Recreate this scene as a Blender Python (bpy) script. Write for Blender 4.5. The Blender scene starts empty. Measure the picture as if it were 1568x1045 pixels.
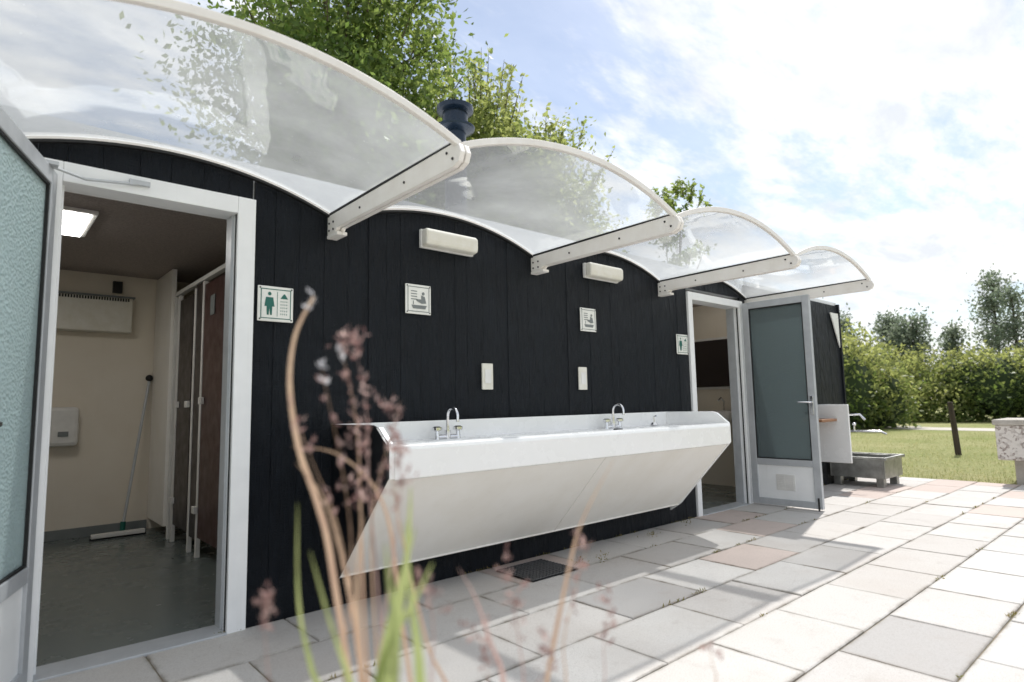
import bpy, math, random
import numpy as np
from mathutils import Vector, Matrix
random.seed(7); rng=np.random.default_rng(11)
S=bpy.context.scene
col=S.collection

# ------------------------------------------------------------------ helpers
def newmat(name):
    m=bpy.data.materials.new(name); m.use_nodes=True
    nt=m.node_tree; nt.nodes.clear()
    out=nt.nodes.new('ShaderNodeOutputMaterial')
    return m,nt,out
def N(nt,t,**kw):
    n=nt.nodes.new(t)
    for k,v in kw.items():
        if k in n.inputs.keys(): n.inputs[k].default_value=v
        else: setattr(n,k,v)
    return n
def c4(c): return (c[0],c[1],c[2],1.0)
def mixc(nt,fac,a,b,blend='MIX'):
    n=nt.nodes.new('ShaderNodeMix'); n.data_type='RGBA'; n.blend_type=blend
    for i,v in ((0,fac),(6,a),(7,b)):
        if isinstance(v,bpy.types.NodeSocket): nt.links.new(v,n.inputs[i])
        elif i==0: n.inputs[0].default_value=v
        else: n.inputs[i].default_value=c4(v)
    return n.outputs[2]
def ramp(nt,src,p0,p1):
    n=N(nt,'ShaderNodeMapRange'); n.inputs[1].default_value=p0; n.inputs[2].default_value=p1
    nt.links.new(src,n.inputs[0]); return n.outputs[0]
def noise(nt,co,scale,detail=6,rough=0.6):
    n=N(nt,'ShaderNodeTexNoise'); n.inputs['Scale'].default_value=scale
    n.inputs['Detail'].default_value=detail; n.inputs['Roughness'].default_value=rough
    if co is not None: nt.links.new(co,n.inputs['Vector'])
    return n.outputs['Fac']
def scaled(nt,co,s):
    n=N(nt,'ShaderNodeMapping'); n.inputs['Scale'].default_value=s; nt.links.new(co,n.inputs[0]); return n.outputs[0]
def mm(nt,op,a,b=None,c=None):
    n=nt.nodes.new('ShaderNodeMath'); n.operation=op
    for i,vv in enumerate((a,b,c)):
        if vv is None: continue
        if isinstance(vv,bpy.types.NodeSocket): nt.links.new(vv,n.inputs[i])
        else: n.inputs[i].default_value=vv
    return n.outputs[0]
def schlick(nt,f0=.045,f1=.8,p=4.5):
    lw=N(nt,'ShaderNodeLayerWeight'); lw.inputs['Blend'].default_value=.5
    return mm(nt,'MULTIPLY_ADD',mm(nt,'POWER',lw.outputs['Facing'],p),f1,f0)
def simple(name,c,rough=.5,metal=0,c2=None,nscale=8,bump=0.0,bscale=60,spec=.5,stretch=(1,1,1),coat=0,grime=0.0):
    m,nt,out=newmat(name)
    b=N(nt,'ShaderNodeBsdfPrincipled'); b.inputs['Roughness'].default_value=rough; b.inputs['Metallic'].default_value=metal
    b.inputs['Specular IOR Level'].default_value=spec; b.inputs['Coat Weight'].default_value=coat
    tc=N(nt,'ShaderNodeTexCoord'); co=scaled(nt,tc.outputs['Object'],stretch)
    if c2 is None: c2=tuple(v*.86 for v in c)
    f=ramp(nt,noise(nt,co,nscale),.35,.7)
    base=mixc(nt,f,c,c2)
    if grime>0:
        g=ramp(nt,noise(nt,scaled(nt,tc.outputs['Object'],(14,14,.8)),1.5,6,.7),.56,.82)
        base=mixc(nt,mm(nt,'MULTIPLY',g,grime),base,(.33,.29,.22))
    nt.links.new(base,b.inputs['Base Color'])
    r=N(nt,'ShaderNodeMapRange'); r.inputs[1].default_value=.3; r.inputs[2].default_value=.7
    r.inputs[3].default_value=max(0,rough-.07); r.inputs[4].default_value=min(1,rough+.1)
    nt.links.new(noise(nt,co,nscale*3),r.inputs[0]); nt.links.new(r.outputs[0],b.inputs['Roughness'])
    if bump>0:
        bp=N(nt,'ShaderNodeBump'); bp.inputs['Strength'].default_value=bump; bp.inputs['Distance'].default_value=.01
        nt.links.new(noise(nt,co,bscale),bp.inputs['Height']); nt.links.new(bp.outputs[0],b.inputs['Normal'])
    nt.links.new(b.outputs[0],out.inputs[0]); return m

def empty(name,loc=(0,0,0)):
    o=bpy.data.objects.new(name,None); col.objects.link(o); o.location=loc; return o
def mk(name,verts,faces,mat,parent=None,bevel=0,smooth=False):
    me=bpy.data.meshes.new(name); me.from_pydata([tuple(v) for v in verts],[],faces); me.update()
    if mat: me.materials.append(mat)
    if smooth:
        for p in me.polygons: p.use_smooth=True
    o=bpy.data.objects.new(name,me); col.objects.link(o)
    if parent: o.parent=parent
    if bevel>0:
        md=o.modifiers.new('b','BEVEL'); md.width=bevel; md.segments=2; md.limit_method='ANGLE'
    return o
def boxvf(x0,x1,y0,y1,z0,z1):
    v=[(x0,y0,z0),(x1,y0,z0),(x1,y1,z0),(x0,y1,z0),(x0,y0,z1),(x1,y0,z1),(x1,y1,z1),(x0,y1,z1)]
    f=[(0,3,2,1),(4,5,6,7),(0,1,5,4),(1,2,6,5),(2,3,7,6),(3,0,4,7)]
    return v,f
def box(name,x0,x1,y0,y1,z0,z1,mat,parent=None,bevel=0):
    v,f=boxvf(x0,x1,y0,y1,z0,z1); return mk(name,v,f,mat,parent,bevel)
class MB:
    def __init__(s): s.v=[];s.f=[]
    def add(s,v,f):
        n=len(s.v); s.v+=list(v); s.f+=[tuple(i+n for i in q) for q in f]
    def box(s,*a): s.add(*boxvf(*a))
    def tube(s,pts,rad,seg=10,cap=True):
        pts=[Vector(p) for p in pts]; n=len(pts)
        rads=rad if isinstance(rad,(list,tuple)) else [rad]*n
        vs=[];fs=[]; prev=None
        for i,p in enumerate(pts):
            t=(pts[min(i+1,n-1)]-pts[max(i-1,0)]).normalized()
            if prev is None:
                a=Vector((0,0,1)) if abs(t.z)<.9 else Vector((1,0,0))
                e=t.cross(a).normalized()
            else:
                e=(prev-t*prev.dot(t)).normalized()
            prev=e; g=t.cross(e)
            for k in range(seg):
                an=2*math.pi*k/seg; vs.append(p+(e*math.cos(an)+g*math.sin(an))*rads[i])
        for i in range(n-1):
            for k in range(seg):
                k2=(k+1)%seg; fs.append((i*seg+k,i*seg+k2,(i+1)*seg+k2,(i+1)*seg+k))
        if cap:
            fs.append(tuple(range(seg-1,-1,-1))); fs.append(tuple((n-1)*seg+k for k in range(seg)))
        s.add(vs,fs)
    def ball(s,c,r,seg=8,sq=1):
        pts=[];rr=[]
        for i in range(seg+1):
            a=math.pi*i/seg; pts.append((c[0],c[1],c[2]-r*sq*math.cos(a))); rr.append(max(1e-4,r*math.sin(a)))
        s.tube(pts,rr,10)
    def prismx(s,prof,x0,x1):
        n=len(prof); v=[(x0,y,z) for y,z in prof]+[(x1,y,z) for y,z in prof]
        f=[tuple(range(n)),tuple(range(2*n-1,n-1,-1))]+[(i,i+n,(i+1)%n+n,(i+1)%n) for i in range(n)]
        s.add(v,f)
    def obj(s,name,mat,parent=None,bevel=0,smooth=False): 
        o=mk(name,s.v,s.f,mat,parent,bevel,smooth)
        if smooth:
            me=o.data; me.set_sharp_from_angle(angle=math.radians(40))
        return o

# ------------------------------------------------------------------ materials
def wood_black():
    m,nt,out=newmat('black_timber')
    b=N(nt,'ShaderNodeBsdfPrincipled'); b.inputs['Specular IOR Level'].default_value=.3
    tc=N(nt,'ShaderNodeTexCoord')
    at=N(nt,'ShaderNodeAttribute'); at.attribute_name='rnd'
    # shift grain per plank
    sh=N(nt,'ShaderNodeCombineXYZ'); nt.links.new(mm(nt,'MULTIPLY',at.outputs['Fac'],37.0),sh.inputs[2])
    va=N(nt,'ShaderNodeVectorMath'); va.operation='ADD'; nt.links.new(tc.outputs['Object'],va.inputs[0]); nt.links.new(sh.outputs[0],va.inputs[1])
    P=va.outputs[0]
    n1=noise(nt,scaled(nt,P,(9,9,1.1)),5,8,.7); n2=noise(nt,scaled(nt,P,(45,45,2.2)),3,6,.7)
    n3=noise(nt,tc.outputs['Object'],2.2,5,.6); n4=noise(nt,scaled(nt,P,(6,6,90)),2,3,.6)
    base=mixc(nt,ramp(nt,n1,.35,.7),(.0018,.0034,.0062),(.0052,.0092,.0155))
    base=mixc(nt,ramp(nt,n3,.55,.9),base,(.010,.015,.022))
    base=mixc(nt,mm(nt,'MULTIPLY',at.outputs['Fac'],.4),base,(.003,.005,.009))
    nt.links.new(base,b.inputs['Base Color'])
    r=N(nt,'ShaderNodeMapRange'); r.inputs[1].default_value=.3;r.inputs[2].default_value=.75;r.inputs[3].default_value=.26;r.inputs[4].default_value=.58
    nt.links.new(n2,r.inputs[0]); nt.links.new(r.outputs[0],b.inputs['Roughness'])
    w=N(nt,'ShaderNodeTexWave'); w.wave_type='RINGS'; w.inputs['Scale'].default_value=1.2; w.inputs['Distortion'].default_value=10; w.inputs['Detail'].default_value=4
    nt.links.new(scaled(nt,P,(7,7,.9)),w.inputs[0])
    h=mm(nt,'MULTIPLY_ADD',w.outputs['Fac'],.6,n2); h=mm(nt,'MULTIPLY_ADD',n4,.45,h)
    bp=N(nt,'ShaderNodeBump'); bp.inputs['Strength'].default_value=1.0; bp.inputs['Distance'].default_value=.016
    nt.links.new(h,bp.inputs['Height']); nt.links.new(bp.outputs[0],b.inputs['Normal'])
    nt.links.new(b.outputs[0],out.inputs[0]); return m
M_wood=wood_black()
M_white=simple('white_frame_paint',(.88,.89,.89),.38,c2=(.81,.82,.82),nscale=5,grime=.12)
M_arm=simple('cream_powder_coat',(.88,.85,.81),.42,c2=(.80,.76,.71),nscale=7,grime=.08)
M_grp=simple('white_gelcoat',(.93,.93,.92),.24,c2=(.90,.90,.88),nscale=2.5,coat=.3)
M_panel=simple('white_matt_panel',(.91,.89,.85),.45,c2=(.85,.82,.76),nscale=3,grime=.10)
M_alu=simple('grey_aluminium_frame',(.52,.54,.56),.38,.2,c2=(.44,.46,.48),nscale=9)
M_black=simple('black_paint',(.004,.005,.006),.35,c2=(.008,.009,.011),nscale=6,spec=.3)
M_rub=simple('black_rubber',(.01,.01,.01),.6)
M_chrome=simple('chrome',(.8,.8,.82),.12,1,nscale=20)
M_beige=simple('beige_interior_wall',(.79,.73,.63),.6,c2=(.74,.67,.56),nscale=2,grime=.06)
M_ceil=simple('textured_ceiling',(.48,.42,.39),.85,c2=(.31,.27,.25),nscale=90,bump=.5,bscale=140)
M_floor=simple('grey_vinyl_floor',(.14,.165,.16),.24,c2=(.13,.153,.148),nscale=1.2)
M_brown=simple('brown_cubicle_door',(.06,.024,.022),.35,c2=(.05,.02,.018),nscale=4)
M_brown2=simple('dark_cubicle_panel',(.03,.022,.022),.35,nscale=4)
M_plast=simple('white_plastic',(.80,.79,.76),.4)
M_cream=simple('cream_plastic',(.78,.76,.69),.4,c2=(.70,.67,.57),nscale=12)
M_steel=simple('worn_stainless_steel',(.45,.45,.43),.38,.85,c2=(.25,.25,.23),nscale=9,bump=.15,bscale=30)
M_navy=simple('navy_metal_flue',(.008,.018,.035),.28,.3,c2=(.015,.03,.055),nscale=6)
M_green=simple('green_sign_ink',(.01,.13,.10),.4)
M_signw=simple('sign_white',(.86,.86,.81),.3)
M_grey=simple('grey_print',(.2,.22,.22),.5)
M_fascia=simple('white_fascia',(.84,.85,.86),.5,c2=(.76,.77,.78),nscale=4)
M_iron=simple('cast_iron',(.03,.03,.032),.5,.6,bump=.2)
M_grate=simple('galvanised_grate',(.16,.16,.16),.5,.4)
M_wood2=simple('weathered_wood',(.07,.05,.035),.8,c2=(.035,.026,.02),nscale=8,stretch=(4,4,.5),bump=.5)
M_shelf=simple('varnished_wood',(.35,.18,.09),.5,c2=(.25,.12,.06),stretch=(8,1,8))
M_bark=simple('bark',(.10,.075,.05),.9,c2=(.05,.04,.03),nscale=14,stretch=(3,3,.6),bump=.8,bscale=20)
M_soil=simple('soil',(.06,.045,.03),.95,c2=(.03,.024,.018),nscale=20,bump=.8)
def emis(name,c,s):
    m,nt,out=newmat(name); e=N(nt,'ShaderNodeEmission'); e.inputs[0].default_value=c4(c); e.inputs[1].default_value=s
    nt.links.new(e.outputs[0],out.inputs[0]); return m
M_lamp=emis('lamp_diffuser',(1,.97,.92),8.5)
M_lamp2=emis('lamp_diffuser_dim',(1,.96,.9),4.0)
def polycarb():
    m,nt,out=newmat('clear_polycarbonate')
    tc=N(nt,'ShaderNodeTexCoord')
    tr=N(nt,'ShaderNodeBsdfTransparent'); tr.inputs[0].default_value=(.86,.885,.90,1)
    tl=N(nt,'ShaderNodeBsdfTranslucent'); tl.inputs[0].default_value=(.88,.90,.90,1)
    df=N(nt,'ShaderNodeBsdfDiffuse'); df.inputs[0].default_value=(.84,.84,.82,1)
    gl=N(nt,'ShaderNodeBsdfGlossy'); gl.inputs['Roughness'].default_value=.05; gl.inputs['Color'].default_value=(1,1,1,1)
    m0=N(nt,'ShaderNodeMixShader'); m0.inputs[0].default_value=.42
    nt.links.new(tl.outputs[0],m0.inputs[1]); nt.links.new(df.outputs[0],m0.inputs[2])
    n1=noise(nt,tc.outputs['Object'],1.6,7,.6); n2=noise(nt,tc.outputs['Object'],60,3,.8)
    r=N(nt,'ShaderNodeMapRange'); r.inputs[1].default_value=.35;r.inputs[2].default_value=.75;r.inputs[3].default_value=.34;r.inputs[4].default_value=.60
    nt.links.new(n1,r.inputs[0])
    sm=mm(nt,'MULTIPLY_ADD',ramp(nt,n2,.68,.73),.22,r.outputs[0])
    m1=N(nt,'ShaderNodeMixShader'); nt.links.new(sm,m1.inputs[0])
    nt.links.new(tr.outputs[0],m1.inputs[1]); nt.links.new(m0.outputs[0],m1.inputs[2])
    bp=N(nt,'ShaderNodeBump'); bp.inputs['Strength'].default_value=.25; bp.inputs['Distance'].default_value=.06
    nt.links.new(noise(nt,tc.outputs['Object'],1.8,2,.5),bp.inputs['Height']); nt.links.new(bp.outputs[0],gl.inputs['Normal'])
    m2=N(nt,'ShaderNodeMixShader'); nt.links.new(schlick(nt,.07,.85,2.6),m2.inputs[0]); nt.links.new(m1.outputs[0],m2.inputs[1]); nt.links.new(gl.outputs[0],m2.inputs[2])
    nt.links.new(m2.outputs[0],out.inputs[0]); return m
M_poly=polycarb()
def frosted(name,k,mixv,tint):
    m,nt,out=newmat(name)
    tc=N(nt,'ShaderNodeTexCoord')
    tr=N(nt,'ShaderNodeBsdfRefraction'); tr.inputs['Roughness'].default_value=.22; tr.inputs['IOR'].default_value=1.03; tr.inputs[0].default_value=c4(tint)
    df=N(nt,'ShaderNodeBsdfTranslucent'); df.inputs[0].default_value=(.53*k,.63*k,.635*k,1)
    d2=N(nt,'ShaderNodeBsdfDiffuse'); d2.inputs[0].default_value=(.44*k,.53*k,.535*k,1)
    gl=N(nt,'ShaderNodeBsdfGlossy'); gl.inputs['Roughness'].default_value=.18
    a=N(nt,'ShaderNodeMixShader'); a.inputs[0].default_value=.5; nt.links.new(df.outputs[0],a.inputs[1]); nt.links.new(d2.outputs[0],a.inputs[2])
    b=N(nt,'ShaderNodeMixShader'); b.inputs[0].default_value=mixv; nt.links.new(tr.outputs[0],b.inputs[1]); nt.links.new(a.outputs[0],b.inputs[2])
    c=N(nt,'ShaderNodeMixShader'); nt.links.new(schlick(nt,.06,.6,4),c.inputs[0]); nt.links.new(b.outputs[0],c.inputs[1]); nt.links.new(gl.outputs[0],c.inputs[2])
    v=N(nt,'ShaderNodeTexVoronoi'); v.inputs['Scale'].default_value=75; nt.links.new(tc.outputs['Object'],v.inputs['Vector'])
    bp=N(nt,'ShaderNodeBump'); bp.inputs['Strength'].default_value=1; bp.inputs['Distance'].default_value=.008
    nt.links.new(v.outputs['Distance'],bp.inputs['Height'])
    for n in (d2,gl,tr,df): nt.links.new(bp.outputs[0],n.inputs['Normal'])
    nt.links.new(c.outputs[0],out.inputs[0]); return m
M_frost_skyrefl=frosted('textured_glass_sky_reflection',1.5,.75,(.82,.88,.88)); M_frostB=frosted('textured_glass',.5,.42,(.50,.60,.62))  # one glass, two copies: sky reflection painted into the pale one, the other darkened
def leafmat(name,ca,cb,ta,tb):
    m,nt,out=newmat(name)
    at=N(nt,'ShaderNodeAttribute'); at.attribute_name='rnd'
    df=N(nt,'ShaderNodeBsdfPrincipled'); df.inputs['Roughness'].default_value=.45; df.inputs['Specular IOR Level'].default_value=.35
    tl=N(nt,'ShaderNodeBsdfTranslucent')
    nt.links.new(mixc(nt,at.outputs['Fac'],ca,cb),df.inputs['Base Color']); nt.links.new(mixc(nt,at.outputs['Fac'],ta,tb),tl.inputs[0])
    x=N(nt,'ShaderNodeMixShader'); x.inputs[0].default_value=.5
    nt.links.new(df.outputs[0],x.inputs[1]); nt.links.new(tl.outputs[0],x.inputs[2]); nt.links.new(x.outputs[0],out.inputs[0]); return m
M_leaf=leafmat('tree_leaves',(.055,.105,.025),(.14,.19,.055),(.18,.28,.05),(.44,.52,.14))
M_leaf2=leafmat('tree_leaves_yellowgreen',(.08,.13,.035),(.19,.23,.08),(.32,.40,.09),(.60,.63,.22))
M_hedge=leafmat('hedge_leaves',(.07,.115,.035),(.20,.22,.085),(.20,.28,.06),(.55,.57,.19))
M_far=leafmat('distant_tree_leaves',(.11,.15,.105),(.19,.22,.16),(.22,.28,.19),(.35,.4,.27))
M_gr=leafmat('lawn_blades',(.20,.22,.08),(.42,.38,.20),(.30,.35,.11),(.55,.50,.25))
def bladesmat(name,a,b):
    return leafmat(name,a,b,tuple(min(1,v*1.6) for v in a),tuple(min(1,v*1.6) for v in b))
M_bg=bladesmat('green_grass_blade',(.18,.25,.08),(.34,.37,.16))
M_bt=bladesmat('tan_grass_blade',(.26,.15,.12),(.44,.33,.23))
M_bp=bladesmat('brown_pink_seed_head',(.19,.10,.095),(.44,.33,.30))
M_pale=bladesmat('pale_seed_head',(.40,.40,.42),(.6,.6,.62))

# ------------------------------------------------------------------ building
B=empty('toilet_block')
AX0=-.10; AW=1.52
def zarc(x,lo=2.085,rise=.16):
    if x<AX0-AW or x>AX0+4*AW: return 2.25
    u=((x-AX0)%AW)/AW
    R=( (AW/2)**2+rise**2)/(2*rise); dx=(u-.5)*AW
    return lo+math.sqrt(R*R-dx*dx)-(R-rise)
XL,XR=-2.6,8.42
mb=MB(); rn=[]
def plank(x0,x1,z0):
    yo=random.uniform(-.002,.001); e=.0009
    ks=3
    vs=[];fs=[]
    for i in range(ks+1):
        x=x0+e+(x1-x0-2*e)*i/ks; xm=min(max(x,x0+.001),x1-.001)
        zt=zarc(xm)-.004
        vs+=[(x,yo-.0,z0),(x,yo,zt),(x,.02,z0),(x,.02,zt)]
    for i in range(ks):
        a=i*4;b=a+4
        fs+=[(a,b,b+1,a+1),(a+2,a+3,b+3,b+2),(a+1,b+1,b+3,a+3),(a,a+2,b+2,b)]
    fs+=[(0,1,3,2),(ks*4,ks*4+2,ks*4+3,ks*4+1)]
    mb.add(vs,fs); rn.extend([random.random()]*len(vs))
x=XL
while x<XR-.02:
    w=random.choice((.095,.115,.14,.125)); x1=min(x+w,XR)
    segs=[(x,x1,0.0)]
    for a,b in ((.14,1.01),(4.88,5.86)):
        ns=[]
        for (p,q,z0) in segs:
            if z0>0 or q<=a or p>=b: ns.append((p,q,z0)); continue
            if p<a-.005: ns.append((p,a,0.0))
            ns.append((max(p,a),min(q,b),2.1))
            if q>b+.005: ns.append((b,q,0.0))
        segs=ns
    for s_ in segs:
        if s_[1]-s_[0]>.012: plank(*s_)
    x=x1
o=mb.obj('timber_cladding',M_wood,B)
at=o.data.attributes.new('rnd','FLOAT','POINT'); at.data.foreach_set('value',rn)
for i,(a,b,z0,z1) in enumerate(((XL,.14,0,2.04),(1.01,4.88,0,2.04),(5.86,XR,0,2.04))):
    box('wall_core_%d'%i,a,b,.021,.09,z0,z1,M_black,B)
box('fascia',XL,XR-.003,.024,.10,2.101,2.28,M_fascia,B)
box('roof',XL-.03,XR+.05,.03,4.2,2.281,2.30,M_fascia,B)
box('end_wall',XR-.06,XR,.091,4.1,0,2.28,M_wood,B)
box('left_end_wall',XL,XL+.06,.091,4.1,0,2.28,M_wood,B)
box('rear_wall',XL+.061,XR-.061,3.22,3.3,0,2.28,M_beige,B)
box('corner_board',XR-.015,XR+.02,-.022,.06,0,2.27,M_wood,B,.003)
box('interior_floor',XL+.07,XR-.07,.01,3.21,.005,.02,M_floor,B)
box('interior_ceiling',XL+.07,XR-.07,.105,3.21,2.26,2.275,M_ceil,B)
for i,(a,b) in enumerate(((XL+.1,.14),(1.01,4.88),(5.86,XR-.1))):
    box('inner_lining_%d'%i,a,b,.093,.11,.02,2.255,M_beige,B)
box('partition_wall_room1',2.5,2.56,.115,3.21,.021,2.255,M_beige,B)
box('partition_wall_room2',4.55,4.61,.115,3.21,.021,2.255,M_beige,B)
box('room2_far_wall',6.9,6.96,.115,3.21,.021,2.255,M_beige,B)
box('room1_left_wall',-1.3,-1.24,.115,3.21,.021,2.255,M_beige,B)
box('room2_rear',4.62,6.89,2.1,2.16,.021,2.255,M_beige,B)
box('ceiling_light_frame',-.12,.50,1.22,1.84,2.235,2.258,M_plast,B,.004)
box('ceiling_light_diffuser',-.09,.47,1.25,1.81,2.225,2.234,M_lamp,B)
box('ceiling_light2_body',6.1,6.6,.72,.84,2.20,2.258,M_lamp2,B)
for i,(y,h) in enumerate(((2.55,2.0),(2.42,2.0),(1.92,1.98),(1.70,2.0))):
    box('cubicle_post_%d'%i,1.22,1.25,y,y+.035,.02,h,M_plast,B,.003)
box('cubicle_side_panel',1.20,1.235,2.60,3.2,.12,2.25,M_panel,B)
box('cubicle_door_dark',1.225,1.245,2.0,2.40,.16,1.95,M_brown2,B,.002)
box('cubicle_door_brown',1.225,1.245,1.16,1.695,.16,1.97,M_brown,B,.002)
box('cubicle_panel_mid',1.226,1.244,1.74,1.915,.14,2.0,M_brown2,B)
box('cubicle_divider',1.26,2.45,1.72,1.74,.14,2.0,M_panel,B)
box('cubicle_headrail',1.215,1.255,1.1,2.55,2.005,2.035,M_plast,B)
for i,(y,z) in enumerate(((2.34,1.1),(2.02,1.1),(1.64,1.12),(2.38,.35),(1.72,.35))):
    box('cubicle_hinge_%d'%i,1.195,1.222,y-.03,y+.03,z-.025,z+.025,M_plast,B,.004)
box('cubicle_notice',1.218,1.223,1.42,1.52,1.72,1.86,M_grey,B)
box('room1_skirting',-1.23,1.195,3.19,3.215,.021,.10,M_grey,B)
H=empty('wall_heater'); box('case',.18,1.0,3.08,3.215,1.74,2.04,M_cream,H,.01)
mbb=MB()
for i in range(40): mbb.box(.2+i*.0195,.21+i*.0195,3.07,3.085,2.01,2.035)
mbb.obj('grille',M_rub,H)
box('rail',.16,1.02,3.1,3.21,2.045,2.06,M_grey,H)
D=empty('soap_dispenser'); mbb=MB(); mbb.box(.45,.66,3.10,3.215,.78,1.10); mbb.obj('body',M_plast,D,.03)
box('window',.52,.59,3.094,3.1,.86,.9,M_grey,D)
q=empty('floor_squeegee'); mbb=MB(); mbb.tube([(.98,2.98,.08),(1.17,3.19,1.32)],.012,10); mbb.obj('handle',M_alu,q,smooth=True)
box('head',.76,1.14,2.93,2.975,.035,.07,M_plast,q,.006); box('blade',.75,1.15,2.945,2.955,.021,.04,M_rub,q)
mbb=MB(); mbb.tube([(.98,2.98,.05),(.985,2.985,.14)],.02,10); mbb.obj('socket',M_green,q); mbb=MB(); mbb.ball((1.17,3.19,1.35),.03); mbb.obj('grip',M_rub,q)
box('wall_clip',.86,.93,3.17,3.215,2.10,2.2,M_rub,B)
W2=empty('wall_mirror'); box('pane',6.872,6.885,.60,1.25,1.22,1.80,M_brown2,W2); 
box('edge',6.886,6.898,.57,1.28,1.19,1.83,M_plast,W2)
W3=empty('hand_basin'); mbb=MB(); mbb.box(6.52,6.89,.55,1.0,.80,.93); mbb.obj('bowl',M_grp,W3,.05)
mbb=MB(); mbb.tube([(6.82,.78,.93),(6.82,.78,1.04),(6.76,.78,1.08),(6.70,.78,1.05)],.012); mbb.obj('tap',M_chrome,W3)
D=empty('paper_dispenser'); box('case',6.74,6.865,.42,.54,1.25,1.55,M_plast,D,.015); box('slot',6.735,6.7395,.44,.52,1.28,1.31,M_rub,D)

def doorframe(name,x0,x1,w,ztop,m,depth=.13,thr=True):
    F=empty(name)
    box('jamb_a',x0,x0+w,-.02,depth,0,ztop,m,F,.003); box('jamb_b',x1-w,x1,-.02,depth,0,ztop,m,F,.003)
    box('head',x0+w+.0005,x1-w-.0005,-.02,depth,ztop-w,ztop,m,F,.003)
    box('stop_a',x0+w,x0+w+.012,.04,depth-.01,.03,ztop-w-.001,m,F); box('stop_b',x1-w-.012,x1-w,.04,depth-.01,.03,ztop-w-.001,M_alu,F)
    box('seal',x1-w-.004,x1-w-.0005,.0,.012,.03,ztop-w-.002,M_rub,F)
    box('threshold',x0+w,x1-w,-.03,depth,.0,.035,M_alu,F,.003)
    box('threshold_gap',x0,x1,-.045,-.031,.0,.018,M_rub,F)
    return F
doorframe('door_frame',.14,1.01,.085,2.10,M_white)
doorframe('door_frame',4.88,5.88,.07,2.06,M_white)
def door(name,hinge,ang,w,h,z0,glass,st=.065,mid=.42):
    E=empty(name); P=[]
    def bx(n,*a,m=M_alu,bv=.003): P.append(box(n,*a,m,E,bv))
    t=.022
    bx('stile_hinge',0,st,-t,t,z0,h); bx('stile_lock',w-st,w,-t,t,z0,h)
    bx('rail_top',st+.0005,w-st-.0005,-t,t,h-st,h); bx('rail_mid',st+.0005,w-st-.0005,-t,t,mid,mid+.06); bx('rail_bottom',st+.0005,w-st-.0005,-t,t,z0,z0+.06)
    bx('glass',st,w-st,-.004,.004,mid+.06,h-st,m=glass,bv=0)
    for s in (-1,1):
        a,b=(.005,.016) if s>0 else (-.016,-.005)
        bx('bead_l',st+.0005,st+.010,a,b,mid+.061,h-st-.001,m=M_rub,bv=0); bx('bead_r',w-st-.010,w-st-.0005,a,b,mid+.061,h-st-.001,m=M_rub,bv=0)
        bx('bead_t',st+.011,w-st-.011,a,b,h-st-.010,h-st-.0005,m=M_rub,bv=0); bx('bead_b',st+.011,w-st-.011,a,b,mid+.0605,mid+.07,m=M_rub,bv=0)
    bx('panel',st,w-st,-.008,.008,z0+.06,mid,m=M_white,bv=0)
    cx=w*.5; cz=(z0+.06+mid)/2
    bx('vent_plate',cx-.09,cx+.09,-.013,.013,cz-.075,cz+.075,m=M_plast,bv=.003)
    mb=MB()
    for k in range(8):
        zz=cz-.06+k*.0165
        mb.box(cx-.075,cx-.004,-.0175,.0175,zz,zz+.008); mb.box(cx+.004,cx+.075,-.0175,.0175,zz,zz+.008)
    P.append(mb.obj('vent_slats',M_plast,E))
    mb=MB()
    for s in (-1,1):
        mb.tube([(w-.035,s*.02,1.02),(w-.035,s*.06,1.02),(w-.05,s*.07,1.02),(w-.14,s*.07,1.02)],.009)
    P.append(mb.obj('lever_handle',M_chrome,E,smooth=True))
    bx('lock_plate',w-.05,w-.02,-.027,.027,.90,1.08,m=M_chrome)
    mb=MB(); mb.tube([(w-.03,-.03,z0+.10),(w-.03,-.03,z0-.03)],.008); mb.tube([(w-.03,-.03,z0-.03),(w-.03,-.03,z0-.045)],.02)
    P.append(mb.obj('door_stop_bolt',M_rub,E))
    E.location=hinge; E.rotation_euler=(0,0,ang)
    return E
for nm,hg,ang,w,h,z0,g in (('glazed_door',(.185,-.045,0),math.atan2(-.52,-.175),.74,2.03,.04,M_frost_skyrefl),('glazed_door',(5.845,-.04,0),math.radians(-89),.66,2.03,.045,M_frostB)):
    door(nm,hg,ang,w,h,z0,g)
dc=empty('door_closer'); mbb=MB()
mbb.tube([(.16,-.13,2.035),(.30,-.05,2.03),(.52,-.03,2.06)],.006); mbb.box(.46,.54,-.04,-.021,2.055,2.075); mbb.box(.12,.2,-.16,-.1,2.031,2.045)
mbb.obj('arm',M_alu,dc)

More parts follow.
